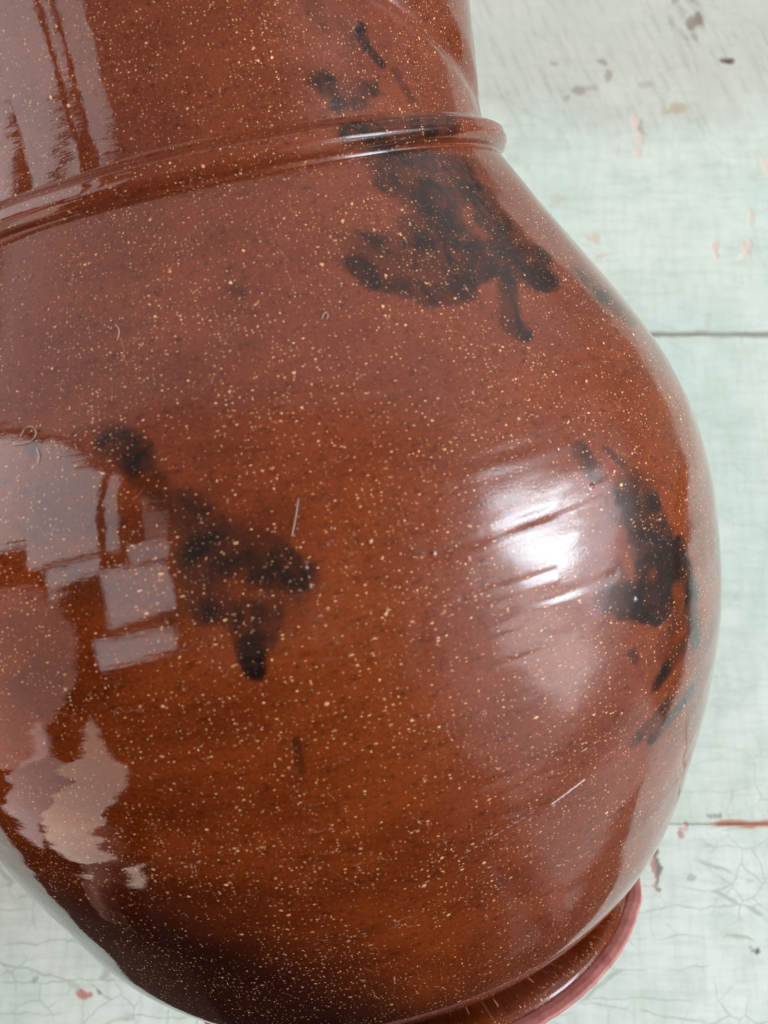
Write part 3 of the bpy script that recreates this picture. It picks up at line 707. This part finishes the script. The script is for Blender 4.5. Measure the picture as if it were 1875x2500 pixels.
def lofted(name, rings, material, parent, m=40):
    V, F = [], []
    q = np.linspace(0, 1, 40)
    t = np.linspace(0, 1, len(rings))
    rings = np.stack([spline(t, np.array(rings)[:, i], q) for i in range(5)], 1)
    for n, (x, y, z, rx, ry) in enumerate(rings):
        for a in range(m):
            th = 2 * math.pi * a / m
            f = 1 + 0.03 * float(vnoise(th * 3, z * 9, 71))
            V.append((x + rx * f * math.copysign(abs(math.cos(th))**0.8, math.cos(th)), y + ry * f * math.sin(th), z))
    for n in range(len(rings) - 1):
        for a in range(m):
            F.append((n * m + a, n * m + (a + 1) % m, (n + 1) * m + (a + 1) % m, (n + 1) * m + a))
    return link_mesh(name, V, F, material, parent)


lofted('shirt', [(0, -0.43, -0.02, 0.255, 0.160), (0, -0.41, 0.12, 0.250, 0.160), (0, -0.39, 0.28, 0.250, 0.160), (0, -0.37, 0.42, 0.260, 0.155), (0, -0.355, 0.53, 0.245, 0.125), (0, -0.345, 0.61, 0.150, 0.095), (0, -0.325, 0.655, 0.066, 0.066)], SHIRT, person)
for s_ in (-1, 1):
    lofted('trouser_leg', [(s_ * 0.10, -0.44, 0.04, 0.115, 0.130), (s_ * 0.105, -0.45, -0.12, 0.100, 0.110), (s_ * 0.105, -0.455, -0.35, 0.082, 0.088), (s_ * 0.105, -0.475, -0.70, 0.066, 0.072)], SHIRT, person)
for s_ in (-1, 1):
    skinned('sleeve', [[(s_ * x, y, z, r) for x, y, z, r in ((0.13, -0.36, 0.57, 0.078), (0.20, -0.375, 0.51, 0.072), (0.25, -0.40, 0.42, 0.066), (0.300, -0.42, 0.24, 0.058), (0.311, -0.395, 0.10, 0.046))]], SHIRT, person)
skinned('hair', [[(0, -0.255, 0.80, 0.088), (0, -0.245, 0.862, 0.086), (0, -0.262, 0.875, 0.07)]], flat('dark_hair', (0.025, 0.015, 0.01), 0.7), person)

# ------------------------------------------------------------------ lint caught on the glaze
def tube(name, pts, rad, material, parent=None, sides=5):
    P = [pts[0]]
    for a, b in zip(pts[:-1], pts[1:]):
        for t in (1 / 3, 2 / 3, 1):
            P.append(a.lerp(b, t))
    for _ in range(3):
        P = [P[0]] + [(P[i - 1] + P[i] * 2 + P[i + 1]) / 4 for i in range(1, len(P) - 1)] + [P[-1]]
    V, F = [], []
    for i, p in enumerate(P):
        d = (P[min(i + 1, len(P) - 1)] - P[max(i - 1, 0)]).normalized()
        x = d.orthogonal().normalized()
        y = d.cross(x)
        for j in range(sides):
            a = 2 * math.pi * j / sides
            V.append(p + (x * math.cos(a) + y * math.sin(a)) * rad * (0.35 if i in (0, len(P) - 1) else 1))
    for i in range(len(P) - 1):
        for j in range(sides):
            a, b = i * sides + j, i * sides + (j + 1) % sides
            F.append((a, b, b + sides, a + sides))
    return link_mesh(name, [tuple(v) for v in V], F, material, parent)


k = Nodes('pale_fibre')
k.put(k.b.inputs['Base Color'], k.mix(k.noise(k.pos(), 900, 2), (0.50, 0.36, 0.29), (0.66, 0.54, 0.46)))
k.put(k.b.inputs['Roughness'], 0.7)
LINT_LABELS = ['pale curled hair looped on the brown glaze at the left edge of the photo', 'short pale thread hanging just below the looped hair on the left', None,
               'long straight pale thread left of the scratched spot in the middle of the belly', None, None, 'small pale crooked thread on the upper left shoulder of the jug',
               'tiny pale hooked thread on the upper middle of the shoulder', None, None]
for pts, lab in zip(LINT, LINT_LABELS):
    if lab is None:
        continue
    o = tube('lint_thread', [on_jug(p_, s_, 0.0012) for (p_, s_) in pts], 0.00026 * U, k.m)
    o['label'] = lab
    o['category'] = 'thread'
    o['group'] = 'bits of lint stuck to the glaze'
